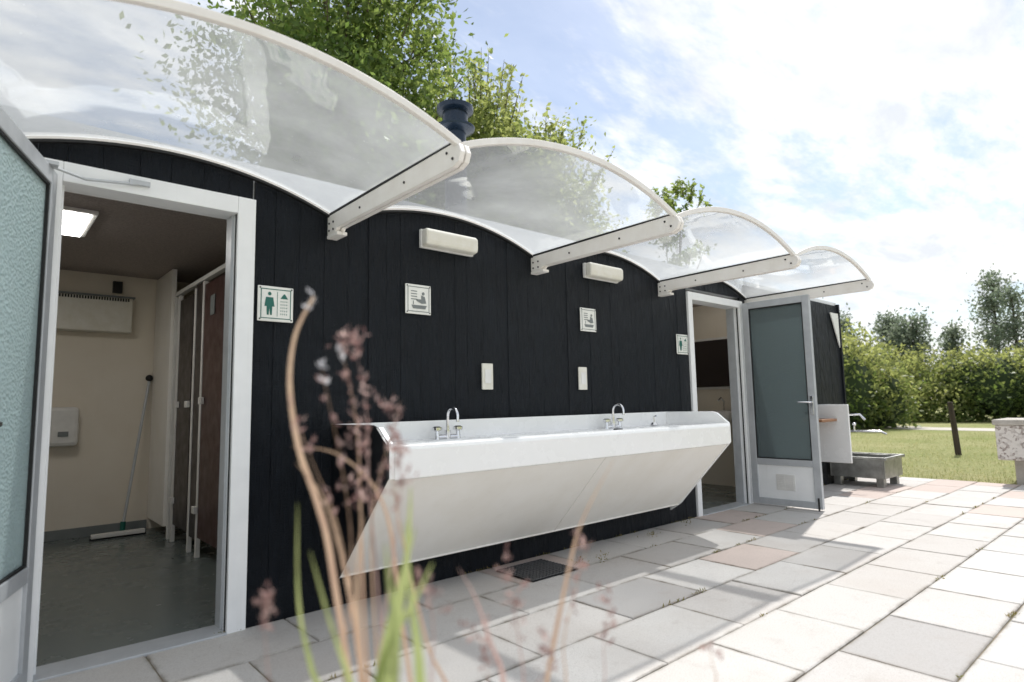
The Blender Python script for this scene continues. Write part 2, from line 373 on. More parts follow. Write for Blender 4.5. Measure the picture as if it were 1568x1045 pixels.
# ------------------------------------------------------------------ awnings
def sweep_arc(mb,x0,x1,y0,y1,dz0,dz1,seg=36):
    v=[];f=[]
    for i in range(seg+1):
        x=x0+(x1-x0)*i/seg; xx=min(max(x,x0+1e-5),x1-1e-5)
        z=zarc(xx)
        v+=[(x,y0,z+dz0),(x,y1,z+dz0),(x,y1,z+dz1),(x,y0,z+dz1)]
    for i in range(seg):
        a=i*4;b=a+4
        for k in range(4): f.append((a+k,a+(k+1)%4,b+(k+1)%4,b+k))
    f+=[(3,2,1,0),(seg*4,seg*4+1,seg*4+2,seg*4+3)]
    mb.add(v,f)
for k in range(4):
    A=empty('awning'); x0=AX0+AW*k; x1=x0+AW
    seg=40; v=[];f=[]
    for i in range(seg+1):
        x=x0+.012+(AW-.024)*i/seg
        for j in range(7):
            v.append((x,.02-1.2*j/6,zarc(x)+.012))
    for i in range(seg):
        for j in range(6): a=i*7+j; f.append((a,a+1,a+8,a+7))
    mk('curved_sheet',v,f,M_poly,A,smooth=True)
    mb=MB(); sweep_arc(mb,x0+.004,x1-.004,-1.20,-1.175,-.006,.024); mb.obj('front_rim',M_arm,A,.003)
    mb=MB(); sweep_arc(mb,x0+.004,x1-.004,-.030,-.006,-.001,.010); mb.obj('wall_rim',M_arm,A)
    mb=MB(); sweep_arc(mb,x0+.004,x1-.004,-.031,-.005,-.014,-.002); mb.obj('wall_seal',M_rub,A)
    for s,xa in ((0,x0+.003),(1,x1-.027)):
        prof=[(-.005,1.985),(-.10,1.985),(-.12,2.005),(-1.17,2.005),(-1.21,2.02),(-1.225,2.055),(-1.21,2.09),(-1.18,2.105),(-.005,2.09)]
        mb=MB(); mb.prismx(prof,xa,xa+.024); mb.obj('side_arm_%d'%s,M_arm,A,.004)
        mb=MB(); mb.prismx([(-.03,2.0905),(-.03,2.103),(-1.17,2.116),(-1.17,2.1055)],xa-.001,xa+.025); mb.obj('arm_gasket_%d'%s,M_rub,A)
        mb=MB()
        for (yy,zz) in ((-.03,2.005),(-.08,2.005),(-.03,2.045),(-.08,2.045),(-.38,2.045),(-.80,2.05),(-1.13,2.075),(-1.17,2.04)):
            mb.tube([(xa-.004,yy,zz),(xa+.028,yy,zz)],.006,10)
        mb.obj('bolts_%d'%s,M_iron,A)
        mb=MB(); mb.box(xa-.002,xa+.026,-.13,-.004,1.965,1.984); mb.obj('foot_%d'%s,M_arm,A,.003)

# ------------------------------------------------------------------ wash trough
T=empty('wash_basin_trough'); bx0,bx1=1.42,4.47
end=[(-.022,.965),(-.46,.965),(-.50,.955),(-.595,.878),(-.60,.86),(-.60,.725),(-.12,.205),(-.022,.14)]
mb=MB(); mb.prismx(end,bx0,bx0+.014); mb.obj('end_panel_black',M_black,T,.002)
mb=MB(); mb.prismx(end,bx1-.03,bx1); mb.obj('end_panel_white',M_grp,T,.006)
mb=MB(); mb.prismx([(-.50,.957),(-.598,.880),(-.604,.86),(-.604,.72),(-.58,.72),(-.58,.85),(-.49,.935)],bx0+.0145,bx0+.04); mb.obj('left_return',M_grp,T,.003)
mb=MB(); mb.prismx([(-.56,.865),(-.585,.878),(-.606,.868),(-.612,.85),(-.606,.715),(-.585,.71),(-.58,.84),(-.555,.855)],bx0+.0405,bx1-.0305); mb.obj('front_lip',M_grp,T,.008)
for i,(a,b) in enumerate(((bx0+.016,2.974),(2.978,bx1-.031))):
    mb=MB(); mb.prismx([(-.590,.722),(-.112,.204),(-.100,.214),(-.578,.732)],a,b); mb.obj('sloping_panel_%d'%i,M_panel,T,.001)
mb=MB(); mb.prismx([(-.10,.19),(-.118,.198),(-.112,.204),(-.095,.2)],bx0+.016,bx1-.031); mb.obj('bottom_flange',M_panel,T)
nx,ny=200,30; v=[];f=[]
for i in range(nx+1):
    x=bx0+.041+(bx1-bx0-.0725)*i/nx
    for j in range(ny+1):
        y=-.555+.52*j/ny; z=.858
        for cx in (2.10,3.62):
            rr=math.sqrt(((x-cx)/.27)**2+((y+.34)/.17)**2)
            if rr<1: tt=1-rr; z-=.11*min(1,tt*2.2)**.7
        v.append((x,y,z))
for i in range(nx):
    for j in range(ny): a=i*(ny+1)+j; f.append((a,a+ny+1,a+ny+2,a+1))
mk('deck_with_bowls',v,f,M_grp,T,smooth=True)
box('splashback',bx0+.0145,bx1-.0305,-.034,-.023,.85,.965,M_grp,T,.004)
def tap(x,parentname='mixer_tap'):
    E=empty(parentname); y=-.12; z=.858; mb=MB()
    mb.tube([(x-.085,y,z+.012),(x+.085,y,z+.012)],.014)
    mb.tube([(x,y,z),(x,y,z+.05)],.019)
    sp=[(x,y,z+.05),(x,y,z+.13)]+[(x,y-.05+.05*math.cos(a),z+.13+.05*math.sin(a)) for a in [i*math.pi/8 for i in range(1,9)]]+[(x,y-.10,z+.10)]
    mb.tube(sp,.010,10)
    for s in (-1,1):
        hx=x+s*.075
        mb.tube([(hx,y,z),(hx,y,z+.045)],[.016,.012]); mb.tube([(hx,y,z+.045),(hx,y,z+.052),(hx,y,z+.068),(hx,y,z+.074)],[.014,.030,.030,.016],12)
    mb.obj('body',M_chrome,E,smooth=True)
tap(2.10); tap(3.62)
sd=empty('soap_dish'); mb=MB(); mb.tube([(4.12,-.13,.859),(4.12,-.13,.868),(4.12,-.13,.885)],[.03,.035,.02],12); mb.tube([(4.12,-.13,.885),(4.12,-.13,.93),(4.12,-.16,.94)],.006); mb.obj('plug_holder',M_chrome,sd,smooth=True)
mb=MB(); mb.tube([(3.33,-.40,.859),(3.33,-.40,.872)],[.035,.03],12); mb.obj('drain_plug',M_rub,sd)

# ------------------------------------------------------------------ wall fittings
def sign(name,x,z,kind):
    E=empty(name); s=.18; y=-.014
    box('plate',x,x+s,y,-.005,z,z+s,M_signw,E,.006)
    yf=y-.001
    mb=MB(); t=.004; m=.014
    a,b,c,d=x+m,x+s-m,z+m,z+s-m
    mb.box(a,b,yf-.001,yf,c,c+t); mb.box(a,b,yf-.001,yf,d-t,d); mb.box(a,a+t,yf-.001,yf,c+t,d-t); mb.box(b-t,b,yf-.001,yf,c+t,d-t)
    def disc(cx,cz,r):
        n=16; mb.add([(cx+r*math.cos(2*math.pi*i/n),yf-.001,cz+r*math.sin(2*math.pi*i/n)) for i in range(n)],[tuple(range(n))])
    def poly(ps): mb.add([(x+px*s,yf-.001,z+pz*s) for px,pz in ps],[tuple(range(len(ps)))])
    if kind=='shower':
        disc(x+.32*s,z+.78*s,.05*s); poly([(.22,.68),(.42,.68),(.46,.42),(.40,.42),(.39,.18),(.34,.18),(.32,.38),(.30,.18),(.25,.18),(.24,.42),(.18,.42)])
        poly([(.53,.15),(.545,.15),(.545,.85),(.53,.85)])
        poly([(.72,.80),(.75,.80),(.84,.66),(.62,.66)])
        for i in range(4):
            for j in range(5): px=.63+i*.055;pz=.60-j*.09; poly([(px,pz),(px+.02,pz),(px+.02,pz-.04),(px,pz-.04)])
    else:
        disc(x+.68*s,z+.70*s,.055*s); poly([(.60,.64),(.74,.60),(.80,.38),(.62,.36),(.42,.44),(.40,.50),(.60,.50)])
        poly([(.22,.30),(.82,.30),(.76,.18),(.28,.18)])
        for j in range(4): poly([(.2,.78-j*.09),(.44,.78-j*.09),(.44,.75-j*.09),(.2,.75-j*.09)])
        poly([(.28,.44),(.31,.44),(.31,.32),(.28,.32)])
    mb.obj('pictogram',M_green if kind=='shower' else M_grey,E)
    mb=MB(); 
    for px,pz in ((.06,.06),(.94,.06),(.06,.94),(.94,.94)): mb.tube([(x+px*s,yf+.001,z+pz*s),(x+px*s,yf-.002,z+pz*s)],.004,8)
    mb.obj('screws',M_iron,E)
sign('shower_sign',1.03,1.49,'shower'); sign('wash_place_sign',1.88,1.60,'w'); sign('wash_place_sign',3.41,1.595,'w'); sign('toilet_sign',4.675,1.47,'shower')
for x in (2.45,3.37):
    E=empty('switch_plate'); box('plate',x,x+.09,-.018,-.005,1.15,1.32,M_cream,E,.004); box('rocker',x+.02,x+.07,-.022,-.0185,1.19,1.28,M_plast,E,.002)
for x in (1.98,3.46):
    E=empty('wall_light'); box('base',x-.0,x+.40,-.03,-.005,2.01,2.125,M_plast,E,.004)
    mb=MB(); mb.prismx([(-.031,2.012),(-.085,2.022),(-.09,2.05),(-.09,2.105),(-.075,2.123),(-.031,2.123)],x+.004,x+.396); mb.obj('diffuser',M_cream,E,.012)

FL=empty('chimney_flue'); fx,fy=2.72,.62; mb=MB()
mb.tube([(fx,fy,2.3),(fx,fy,3.28)],.085,24)
mb.tube([(fx,fy,3.02),(fx,fy,3.03),(fx,fy,3.06),(fx,fy,3.07)],[.087,.10,.10,.087],24)
mb.tube([(fx,fy,3.17),(fx,fy,3.20),(fx,fy,3.215),(fx,fy,3.22),(fx,fy,3.235)],[.087,.15,.155,.155,.09],24)
mb.tube([(fx,fy,3.23),(fx,fy,3.34)],.10,24)
mb.tube([(fx,fy,3.335),(fx,fy,3.35),(fx,fy,3.385),(fx,fy,3.40)],[.12,.145,.145,.11],24)
mb.obj('pipe_and_cowl',M_navy,FL,smooth=True)

G=empty('drain_grate'); box('frame_pit',2.47,2.86,-.43,-.10,.0305,.033,M_black,G)
mb=MB()
for i in range(14): mb.box(2.475+i*.028,2.480+i*.028,-.425,-.105,.034,.040)
for j in range(12): mb.box(2.475,2.855,-.42+j*.028,-.415+j*.028,.0345,.0395)
mb.obj('bars',M_grate,G)

K=empty('dish_washing_sink')
box('side_panel',7.42,7.45,-.40,-.023,.32,.98,M_grp,K,.006)
box('back_plate',7.451,7.9,-.035,-.023,.5,.98,M_grp,K,.003)
box('wood_shelf',7.0,7.41,-.28,-.023,.79,.82,M_shelf,K,.004)
mb=MB(); mb.tube([(7.62,-.04,.80),(7.62,-.2,.80),(7.62,-.3,.86),(7.62,-.45,.86),(7.62,-.5,.80)],.013); mb.tube([(7.62,-.2,.80),(7.62,-.2,.92)],.012); mb.ball((7.62,-.2,.93),.028)
mb.tube([(7.85,-.03,.66),(7.85,-.3,.66),(7.85,-.58,.66),(7.85,-.64,.63)],.012); mb.tube([(7.85,-.3,.66),(7.85,-.3,.73)],.01); mb.ball((7.85,-.3,.74),.024)
mb.obj('taps',M_chrome,K,smooth=True)
TR=empty('steel_trough'); tx0,tx1,ty0,ty1=7.75,8.35,-.62,-.03
mb=MB(); zt,zb=.36,.13
mb.box(tx0,tx1,ty0,ty0+.015,zb,zt); mb.box(tx0,tx1,ty1-.015,ty1,zb,zt); mb.box(tx0,tx0+.015,ty0+.016,ty1-.016,zb,zt); mb.box(tx1-.015,tx1,ty0+.016,ty1-.016,zb,zt); mb.box(tx0+.016,tx1-.016,ty0+.016,ty1-.016,zb,zb+.015)
mb.obj('bowl',M_steel,TR,.004)
mb=MB(); mb.box(tx0-.03,tx1+.03,ty0-.03,ty0-.001,zt-.02,zt+.012); mb.box(tx0-.03,tx0-.001,ty0,ty1,zt-.02,zt+.012); mb.box(tx1+.001,tx1+.03,ty0,ty1,zt-.02,zt+.012); mb.obj('rim',M_steel,TR,.004)
mb=MB()
for xx in (tx0+.04,tx1-.12):
    for yy in (ty0+.03,ty1-.1): mb.box(xx,xx+.08,yy,yy+.08,.028,zb-.001)
mb.obj('feet',M_steel,TR,.004)
P_=empty('pennant_sign'); mb=MB(); mb.add([(8.12,-.026,2.14),(8.36,-.026,2.14),(8.36,-.026,1.70),(8.12,-.014,2.14),(8.36,-.014,2.14),(8.36,-.014,1.70)],[(0,2,1),(3,4,5),(0,1,4,3),(1,2,5,4),(2,0,3,5)]); mb.obj('board',M_signw,P_)

# ------------------------------------------------------------------ paving
def pavmat():
    m,nt,out=newmat('concrete_paver')
    b=N(nt,'ShaderNodeBsdfPrincipled'); b.inputs['Roughness'].default_value=.85; b.inputs['Specular IOR Level'].default_value=.3
    tc=N(nt,'ShaderNodeTexCoord'); co=tc.outputs['Object']
    at=N(nt,'ShaderNodeAttribute'); at.attribute_name='tint'; ed=N(nt,'ShaderNodeAttribute'); ed.attribute_name='edge'
    g=noise(nt,co,170,3,.9); big=noise(nt,co,1.3,6,.65); mid=noise(nt,co,9,6,.7); fl=noise(nt,co,46,4,.75)
    c=mixc(nt,mm(nt,'MULTIPLY',ramp(nt,g,.48,.64),.42),at.outputs['Color'],(.27,.24,.22))
    c=mixc(nt,mm(nt,'MULTIPLY',ramp(nt,big,.45,.75),.34),c,(.42,.36,.31))
    c=mixc(nt,mm(nt,'MULTIPLY',ramp(nt,mid,.56,.78),.42),c,(.33,.285,.25))
    c=mixc(nt,mm(nt,'MULTIPLY',ramp(nt,fl,.66,.74),.45),c,(.16,.14,.12))
    # soil and algae creeping in from the joints
    e=mm(nt,'MULTIPLY',mm(nt,'POWER',ed.outputs['Fac'],3.0),ramp(nt,noise(nt,co,5,5,.7),.38,.66))
    c=mixc(nt,mm(nt,'MULTIPLY',e,.85),c,(.17,.14,.10))
    nt.links.new(c,b.inputs['Base Color'])
    bp=N(nt,'ShaderNodeBump'); bp.inputs['Strength'].default_value=.45; bp.inputs['Distance'].default_value=.004
    nt.links.new(g,bp.inputs['Height']); nt.links.new(bp.outputs[0],b.inputs['Normal'])
    nt.links.new(b.outputs[0],out.inputs[0]); return m
M_pav=pavmat()
v=[];f=[];tint=[];edge=[]
SX,SY,gp=.60,.40,.0030
j=0; y=0.0
PX1=9.05
def pool(tones): return [t for t,n in tones for _ in range(n)]
poolA=pool([((.61,.595,.57),60),((.57,.55,.525),25),((.60,.52,.47),13),((.45,.435,.42),2)])
poolB=pool([((.59,.57,.54),46),((.54,.515,.485),22),((.58,.485,.435),27),((.42,.405,.39),5)])
while y>-9.2:
    y1=y-SY; off=(j%2)*SX*.5
    x=-4.2+off
    while x<PX1-.05:
        x1=min(x+SX,PX1+random.uniform(-.01,.01))
        zb_=.028+random.uniform(-.002,.002); tl=random.uniform(-.0025,.0025); dz=[zb_+tl,zb_-tl,zb_-tl*.5,zb_+tl*.5]
        e=gp+random.uniform(-.001,.0015); rt_=random.gauss(0,.0022)
        mxx,myy=(x+x1)/2,(y+y1)/2
        def R_(px,py): return (mxx+(px-mxx)-(py-myy)*rt_, myy+(py-myy)+(px-mxx)*rt_)
        n=len(v); bv=.004; iw=.035
        a,b_,c_,d_=x+e,x1-e,y1+e,y-e
        def ring(o,dzz,ev):
            for k,(px,py) in enumerate(((a+o,c_+o),(b_-o,c_+o),(b_-o,d_-o),(a+o,d_-o))):
                q=R_(px,py); v.append((q[0],q[1],dz[k]+dzz if dzz>-1 else -.01)); edge.append(ev)
        if b_-a>.09:
            ring(iw,0,0.0)
        else: ring(.006,0,.5)
        ring(bv,0,.95); ring(0,-.004,1); ring(0,-9,1)
        f.append((n,n+1,n+2,n+3))
        for L in (0,4,8):
            for k in range(4): k2=(k+1)%4; f.append((n+L+4+k,n+L+4+k2,n+L+k2,n+L+k))
        t=random.choice(poolB if y>-1.7 else poolA); s=random.uniform(.94,1.04)
        tint+=[t[0]*s,t[1]*s,t[2]*s,1]*16
        x=x1
    y=y1; j+=1
o=mk('pavement',v,f,M_pav)
a=o.data.attributes.new('tint','FLOAT_COLOR','POINT'); a.data.foreach_set('color',tint)
a=o.data.attributes.new('edge','FLOAT','POINT'); a.data.foreach_set('value',edge)
M_joint=simple('sandy_joint',(.30,.25,.19),.95,c2=(.14,.13,.08),nscale=7,bump=.6)
box('pavement_bedding',-4.3,PX1,-9.3,.0,-.04,.020,M_joint)
def grassmat():
    m,nt,out=newmat('lawn')
    b=N(nt,'ShaderNodeBsdfPrincipled'); b.inputs['Roughness'].default_value=.9; b.inputs['Specular IOR Level'].default_value=.1
    tc=N(nt,'ShaderNodeTexCoord'); co=tc.outputs['Object']
    c=mixc(nt,ramp(nt,noise(nt,co,.35,8,.7),.35,.65),(.26,.29,.10),(.47,.42,.23))
    c=mixc(nt,ramp(nt,noise(nt,co,14,5,.8),.4,.7),c,(.19,.23,.08))
    nt.links.new(c,b.inputs['Base Color'])
    bp=N(nt,'ShaderNodeBump'); bp.inputs['Strength'].default_value=.8; bp.inputs['Distance'].default_value=.05
    nt.links.new(noise(nt,co,25,5,.8),bp.inputs['Height']); nt.links.new(bp.outputs[0],b.inputs['Normal'])
    nt.links.new(b.outputs[0],out.inputs[0]); return m
M_lawn=grassmat()
mk('ground',[(-400,-400,-.045),(400,-400,-.045),(400,400,-.045),(-400,400,-.045)],[(0,1,2,3)],M_lawn)
mk('lawn',[(PX1+.02,-14,.0),(60,-30,.0),(60,30,.0),(PX1+.02,14,.0)],[(0,1,2,3)],M_lawn)
M_gravel=simple('gravel_path',(.56,.52,.46),.95,c2=(.46,.42,.37),nscale=6)
mk('path',[(19.5,-30,.006),(21.6,-30,.006),(24.5,3,.006),(30,12,.006),(27,12,.006),(22.6,3,.006)],[(0,1,2,5),(5,2,3,4)],M_gravel)

# ------------------------------------------------------------------ vegetation builders
def leaves_mesh(name,pos,size,mat,parent=None,updir=None,asp=.55,bias=None):
    n=len(pos); pos=np.asarray(pos,float)
    d=rng.normal(size=(n,3)); 
    if updir is not None: d+=np.asarray(updir)
    d/=np.linalg.norm(d,axis=1)[:,None]
    r=rng.normal(size=(n,3)); s=np.cross(d,r); s/=np.linalg.norm(s,axis=1)[:,None]
    nn=np.cross(d,s)
    L=(size*rng.uniform(.6,1.3,n))[:,None]
    p0=pos; p1=pos+d*L*.45+s*L*asp*.5+nn*L*.08; p2=pos+d*L; p3=pos+d*L*.45-s*L*asp*.5+nn*L*.08
    V=np.stack([p0,p1,p2,p3],1).reshape(-1,3)
    me=bpy.data.meshes.new(name)
    me.vertices.add(4*n); me.vertices.foreach_set('co',V.ravel())
    me.loops.add(4*n); me.loops.foreach_set('vertex_index',np.arange(4*n,dtype=np.int32))
    me.polygons.add(n); me.polygons.foreach_set('loop_start',np.arange(0,4*n,4,dtype=np.int32)); me.polygons.foreach_set('loop_total',np.full(n,4,dtype=np.int32))
    me.update(calc_edges=True)
    rr=rng.uniform(0,1,n) if bias is None else np.clip(bias+rng.uniform(-.25,.25,n),0,1)
    a=me.attributes.new('rnd','FLOAT','POINT'); a.data.foreach_set('value',np.repeat(rr,4))
    me.materials.append(mat)
    o=bpy.data.objects.new(name,me); col.objects.link(o)
    if parent: o.parent=parent
    return o
def tree(name,base,c,rad,nc,nl,ls,mat,shoots=30,tr=.14):
    E=empty(name); c=np.array(c);rad=np.array(rad)
    cl=[]
    while len(cl)<nc:
        d=rng.normal(size=3); d/=np.linalg.norm(d); q=rng.uniform(.15,1)**.45
        w=.82+.25*math.sin(3*d[0]+5*d[2]+c[0])+.12*math.sin(9*d[1]+7*d[0])
        cl.append(c+d*rad*q*w)
    cl=np.array(cl)
    P=[];Bi=[]
    for q in cl:
        m=int(nl*rng.uniform(.5,1.5)); r=rng.uniform(.16,.34)*rad[0]/1.6
        P.append(q+rng.normal(size=(m,3))*np.array([r,r,r*.7])); b0=rng.uniform(.1,.8); Bi.append(np.full(m,b0))
    mb=MB()
    for _ in range(shoots):
        d=rng.normal(size=3); d[2]=abs(d[2])+.6; d/=np.linalg.norm(d)
        a=c+d*rad*.8; dirv=d*np.array([.6,.6,1.0])+np.array([0,0,.5]); dirv/=np.linalg.norm(dirv); L=rng.uniform(.5,1.1)*rad[0]/1.6
        t=rng.uniform(0,1,34)[:,None]; P.append(a+dirv*L*t+rng.normal(size=(34,3))*.035); Bi.append(np.full(34,.75))
        mb.tube([a,a+dirv*L],[.012,.003],5,False)
    base=np.array(base,float); top=c+np.array([0,0,rad[2]*.2])
    mb.tube([base,base*.6+top*.4+np.array([.1,.05,0]),top],[tr,tr*.7,tr*.25],9)
    for q in cl[::3]:
        t=rng.uniform(.35,.95); a=base*(1-t)+top*t; mid=(a+q)/2+np.array([0,0,.15])
        mb.tube([a,mid,q],[tr*.3,tr*.16,.008],5,False)
    mb.obj('trunk_and_limbs',M_bark,E,smooth=False)
    leaves_mesh('foliage',np.concatenate(P),ls,mat,E,bias=np.concatenate(Bi))
    return E
tree('broadleaf_tree',(4.2,5.6,0),(3.95,5.3,5.5),(1.8,1.7,2.5),270,135,.11,M_leaf,46)
tree('broadleaf_tree',(6.9,5.4,0),(6.8,5.5,5.0),(1.5,1.4,2.05),210,130,.11,M_leaf2,44,.1)
tree('broadleaf_tree',(8.7,5.4,0),(8.3,5.4,4.6),(1.5,1.3,1.8),150,115,.11,M_leaf2,38,.1)
tree('young_tree',(11.9,5.0,0),(11.9,4.5,4.7),(.75,.75,1.3),18,45,.11,M_leaf,28,.06)

def bushmass(name,items,dens,ls,mat,core=M_soil):
    E=empty(name); P=[];Bi=[]
    for (cx,cy,cz,rx,ry,rz) in items:
        m=int(dens*(rx*ry+rz*(rx+ry)))
        d=rng.normal(size=(m,3)); d/=np.linalg.norm(d,axis=1)[:,None]
        w=1+.14*np.sin(5*d[:,0]+cx)+.12*np.sin(7*d[:,1]+3*d[:,2]+cy)+.08*np.sin(15*d[:,2]+9*d[:,0])
        q=rng.uniform(.72,1.06,m)
        p=np.array([cx,cy,cz])+d*np.array([rx,ry,rz])*(w*q)[:,None]
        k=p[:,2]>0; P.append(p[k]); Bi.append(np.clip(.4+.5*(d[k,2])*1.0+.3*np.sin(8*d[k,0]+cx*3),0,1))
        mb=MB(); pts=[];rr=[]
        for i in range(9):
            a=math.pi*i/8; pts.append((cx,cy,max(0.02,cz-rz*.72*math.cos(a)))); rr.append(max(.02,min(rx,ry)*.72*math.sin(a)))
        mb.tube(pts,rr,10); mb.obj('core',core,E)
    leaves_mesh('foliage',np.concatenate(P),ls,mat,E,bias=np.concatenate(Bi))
    return E
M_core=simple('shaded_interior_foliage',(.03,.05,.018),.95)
it=[]
it+=[(22.4,5.2,1.3,1.5,1.6,1.9),(21.6,6.6,1.5,1.6,1.6,2.2),(23.6,4.4,1.0,1.1,1.2,1.4),(24.6,5.6,1.6,1.6,1.4,2.0)]
y=9
while y>-24:
    x=30.5+.06*(9-y)+random.uniform(-.5,.5); r=random.uniform(1.2,1.9)
    it.append((x,y,random.uniform(.9,1.5),r,r,random.uniform(1.5,2.4))); y-=r*.9
    if random.random()<.6: it.append((x-1.2,y+.5,.6,1.1,1.2,random.uniform(1.0,1.5)))
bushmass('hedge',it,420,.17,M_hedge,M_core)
P=[];Bi=[];E=empty('distant_trees'); mb=MB()
for y in np.arange(15,-27,-1.15):
    if random.random()<.9:
        bx=36+random.uniform(-1.5,2); by=y+random.uniform(-.6,.6); ht=random.uniform(4.2,6.9); w=random.uniform(1.0,1.8)
        mb.tube([(bx,by,0),(bx+.1,by,ht*.9)],[.09,.02],6)
        for _ in range(int(70*w)):
            h=random.uniform(.3,1)*ht; rr=w*max(.12,1.12-h/ht)**.5
            a=random.uniform(0,6.28); q=np.array([bx+math.cos(a)*rr*random.random(),by+math.sin(a)*rr*random.random(),h])
            m=random.randint(16,40); P.append(q+rng.normal(size=(m,3))*np.array([.22,.22,.24])); Bi.append(np.full(m,random.random()))
            mb.tube([(bx+.05,by,max(.3,h-.5)),tuple(q)],[.02,.006],4,False)
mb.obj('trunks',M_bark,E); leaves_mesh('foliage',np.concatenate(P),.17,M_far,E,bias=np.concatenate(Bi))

n=26000; px=PX1+.05+rng.uniform(0,1,n)**1.6*12; py=rng.uniform(-7,5,n)
leaves_mesh('grass',np.stack([px,py,np.zeros(n)],1),.05,M_gr,None,updir=(0,0,2.5),asp=.14)
P=[]
for _ in range(80):
    cx=random.uniform(-.5,8.5); cy=-.4*random.randint(0,6)
    if random.random()<.45: cy=-.01
    if .2<cx<.95 or 5<cx<5.8: cy=min(cy,-.4)
    m=random.randint(5,18); P.append(np.stack([cx+rng.normal(size=m)*.035,cy+rng.normal(size=m)*.006,np.full(m,.026)],1))
for cx,cy in ((3.1,-.42),(2.95,-.36),(3.9,-.22),(4.5,-.15)):
    P.append(np.stack([cx+rng.normal(size=30)*.03,cy+rng.normal(size=30)*.02,.03+rng.uniform(0,.05,30)],1))
M_weed=leafmat('weeds',(.16,.16,.05),(.32,.24,.12),(.2,.24,.06),(.38,.30,.12))
leaves_mesh('weeds',np.concatenate(P),.020,M_weed,None,updir=(0,0,1.0),asp=.3)

E=empty('wooden_post'); mb=MB(); mb.tube([(13.26,-.07,0),(13.24,-.05,.5),(13.2,-.03,.93)],[.05,.047,.04],9); mb.obj('shaft',M_wood2,E); mb=MB(); mb.tube([(13.2,-.03,.93),(13.2,-.03,.95)],[.045,.03],9); mb.obj('top',M_wood2,E)
def aggr():
    m,nt,out=newmat('exposed_aggregate')
    b=N(nt,'ShaderNodeBsdfPrincipled'); b.inputs['Roughness'].default_value=.8
    tc=N(nt,'ShaderNodeTexCoord'); v=N(nt,'ShaderNodeTexVoronoi'); v.inputs['Scale'].default_value=38; nt.links.new(tc.outputs['Object'],v.inputs['Vector'])
    s=N(nt,'ShaderNodeSeparateColor'); nt.links.new(v.outputs['Color'],s.inputs[0])
    c=mixc(nt,ramp(nt,s.outputs[0],.55,.95),(.72,.68,.63),(.32,.27,.24)); nt.links.new(c,b.inputs['Base Color'])
    bp=N(nt,'ShaderNodeBump'); bp.inputs['Strength'].default_value=.6; bp.inputs['Distance'].default_value=.01; nt.links.new(v.outputs['Distance'],bp.inputs['Height']); nt.links.new(bp.outputs[0],b.inputs['Normal'])
    nt.links.new(b.outputs[0],out.inputs[0]); return m
M_ag=aggr(); M_conc=simple('weathered_concrete',(.52,.49,.44),.9,c2=(.38,.35,.30),nscale=7,bump=.4)
E=empty('concrete_planter')
mb=MB(); mb.box(8.98,9.75,-2.35,-1.42,.30,.70); mb.obj('body',M_ag,E,.012)
mb=MB(); mb.box(8.96,9.77,-2.37,-1.40,.701,.765); mb.obj('rim',M_conc,E,.012)
mb=MB(); mb.box(9.10,9.65,-2.2,-1.55,.0,.299); mb.obj('foot',M_conc,E,.01)

# ------------------------------------------------------------------ foreground ornamental grass
cy_,sy_=.6618,.7497
GR=empty('ornamental_grass')
def L2W(l,d,z): return (l*sy_+d*cy_, -3.087-l*cy_+d*sy_, z)
def u(px,py,d=.80):   # plant frame: sideways offset / height measured on the plant
    return ((px-784)*d/930.0, d, 1.05+(619-py)*d/930.0)
def blade(pts,w,name,mat,d=.80,tipw=.1):
    P=[Vector(L2W(*u(p[0],p[1],d+(p[2] if len(p)>2 else 0)))) for p in pts]
    Q=[]
    for i in range(len(P)-1):
        p0=P[max(i-1,0)];p1=P[i];p2=P[i+1];p3=P[min(i+2,len(P)-1)]
        for k in range(6):
            t=k/6; Q.append(.5*((2*p1)+(-p0+p2)*t+(2*p0-5*p1+4*p2-p3)*t*t+(-p0+3*p1-3*p2+p3)*t**3))
    Q.append(P[-1])
    v=[];f=[];rv=[]
    n=len(Q)
    for i,q in enumerate(Q):
        t=(Q[min(i+1,n-1)]-Q[max(i-1,0)]).normalized(); view=Vector((cy_,sy_,0)); s=t.cross(view)
        s=(s+view*.35).normalized()
        ww=w*.5*(tipw+(1-tipw)*min(1,(n-1-i)/(n*.55)))
        v+=[q-s*ww,q+view*.0015,q+s*ww]; r=random.uniform(.3,.6)+.4*i/n; rv+=[r]*3
    for i in range(n-1):
        a=i*3;b=a+3; f+=[(a,a+1,b+1,b),(a+1,a+2,b+2,b+1)]
    o=mk(name,v,f,mat,GR,smooth=True); a=o.data.attributes.new('rnd','FLOAT','POINT'); a.data.foreach_set('value',[min(1,max(0,x)) for x in rv])
    return Q
HP=[];HQ=[]
def head(Q,frm,spread,cnt,T=None):
    T=HP if T is None else T
    n=len(Q); s=int(n*frm); cnt=int(cnt*.62)
    k=0
    while k<cnt:
        i=random.randint(s,n-1); q=Q[i]; d=Vector((random.gauss(0,1),random.gauss(0,1),random.gauss(.7,.8))).normalized()*spread*random.uniform(.4,2.2)
        for g in range(random.randint(2,6)):
            p=q+d*(g+1)/4; T.append((p.x+random.gauss(0,.0012),p.y+random.gauss(0,.0012),p.z+random.gauss(0,.0015))); k+=1
rz=1900
Q=blade([(600,rz),(560,1200),(512,860),(488,760),(462,690),(447,620),(443,560),(452,500),(478,447)],.010,'arching_leaf',M_bt,.80,.5); head(Q,.93,.004,26,HQ)
Q=blade([(590,rz),(575,1200),(558,900),(552,760),(545,640),(520,520)],.004,'stem',M_bt); head(Q,.6,.011,190); head(Q,.92,.008,22,HQ)
Q=blade([(610,rz),(590,1200),(572,900),(570,780),(590,690),(612,610)],.003,'stem',M_bt); head(Q,.6,.011,140)
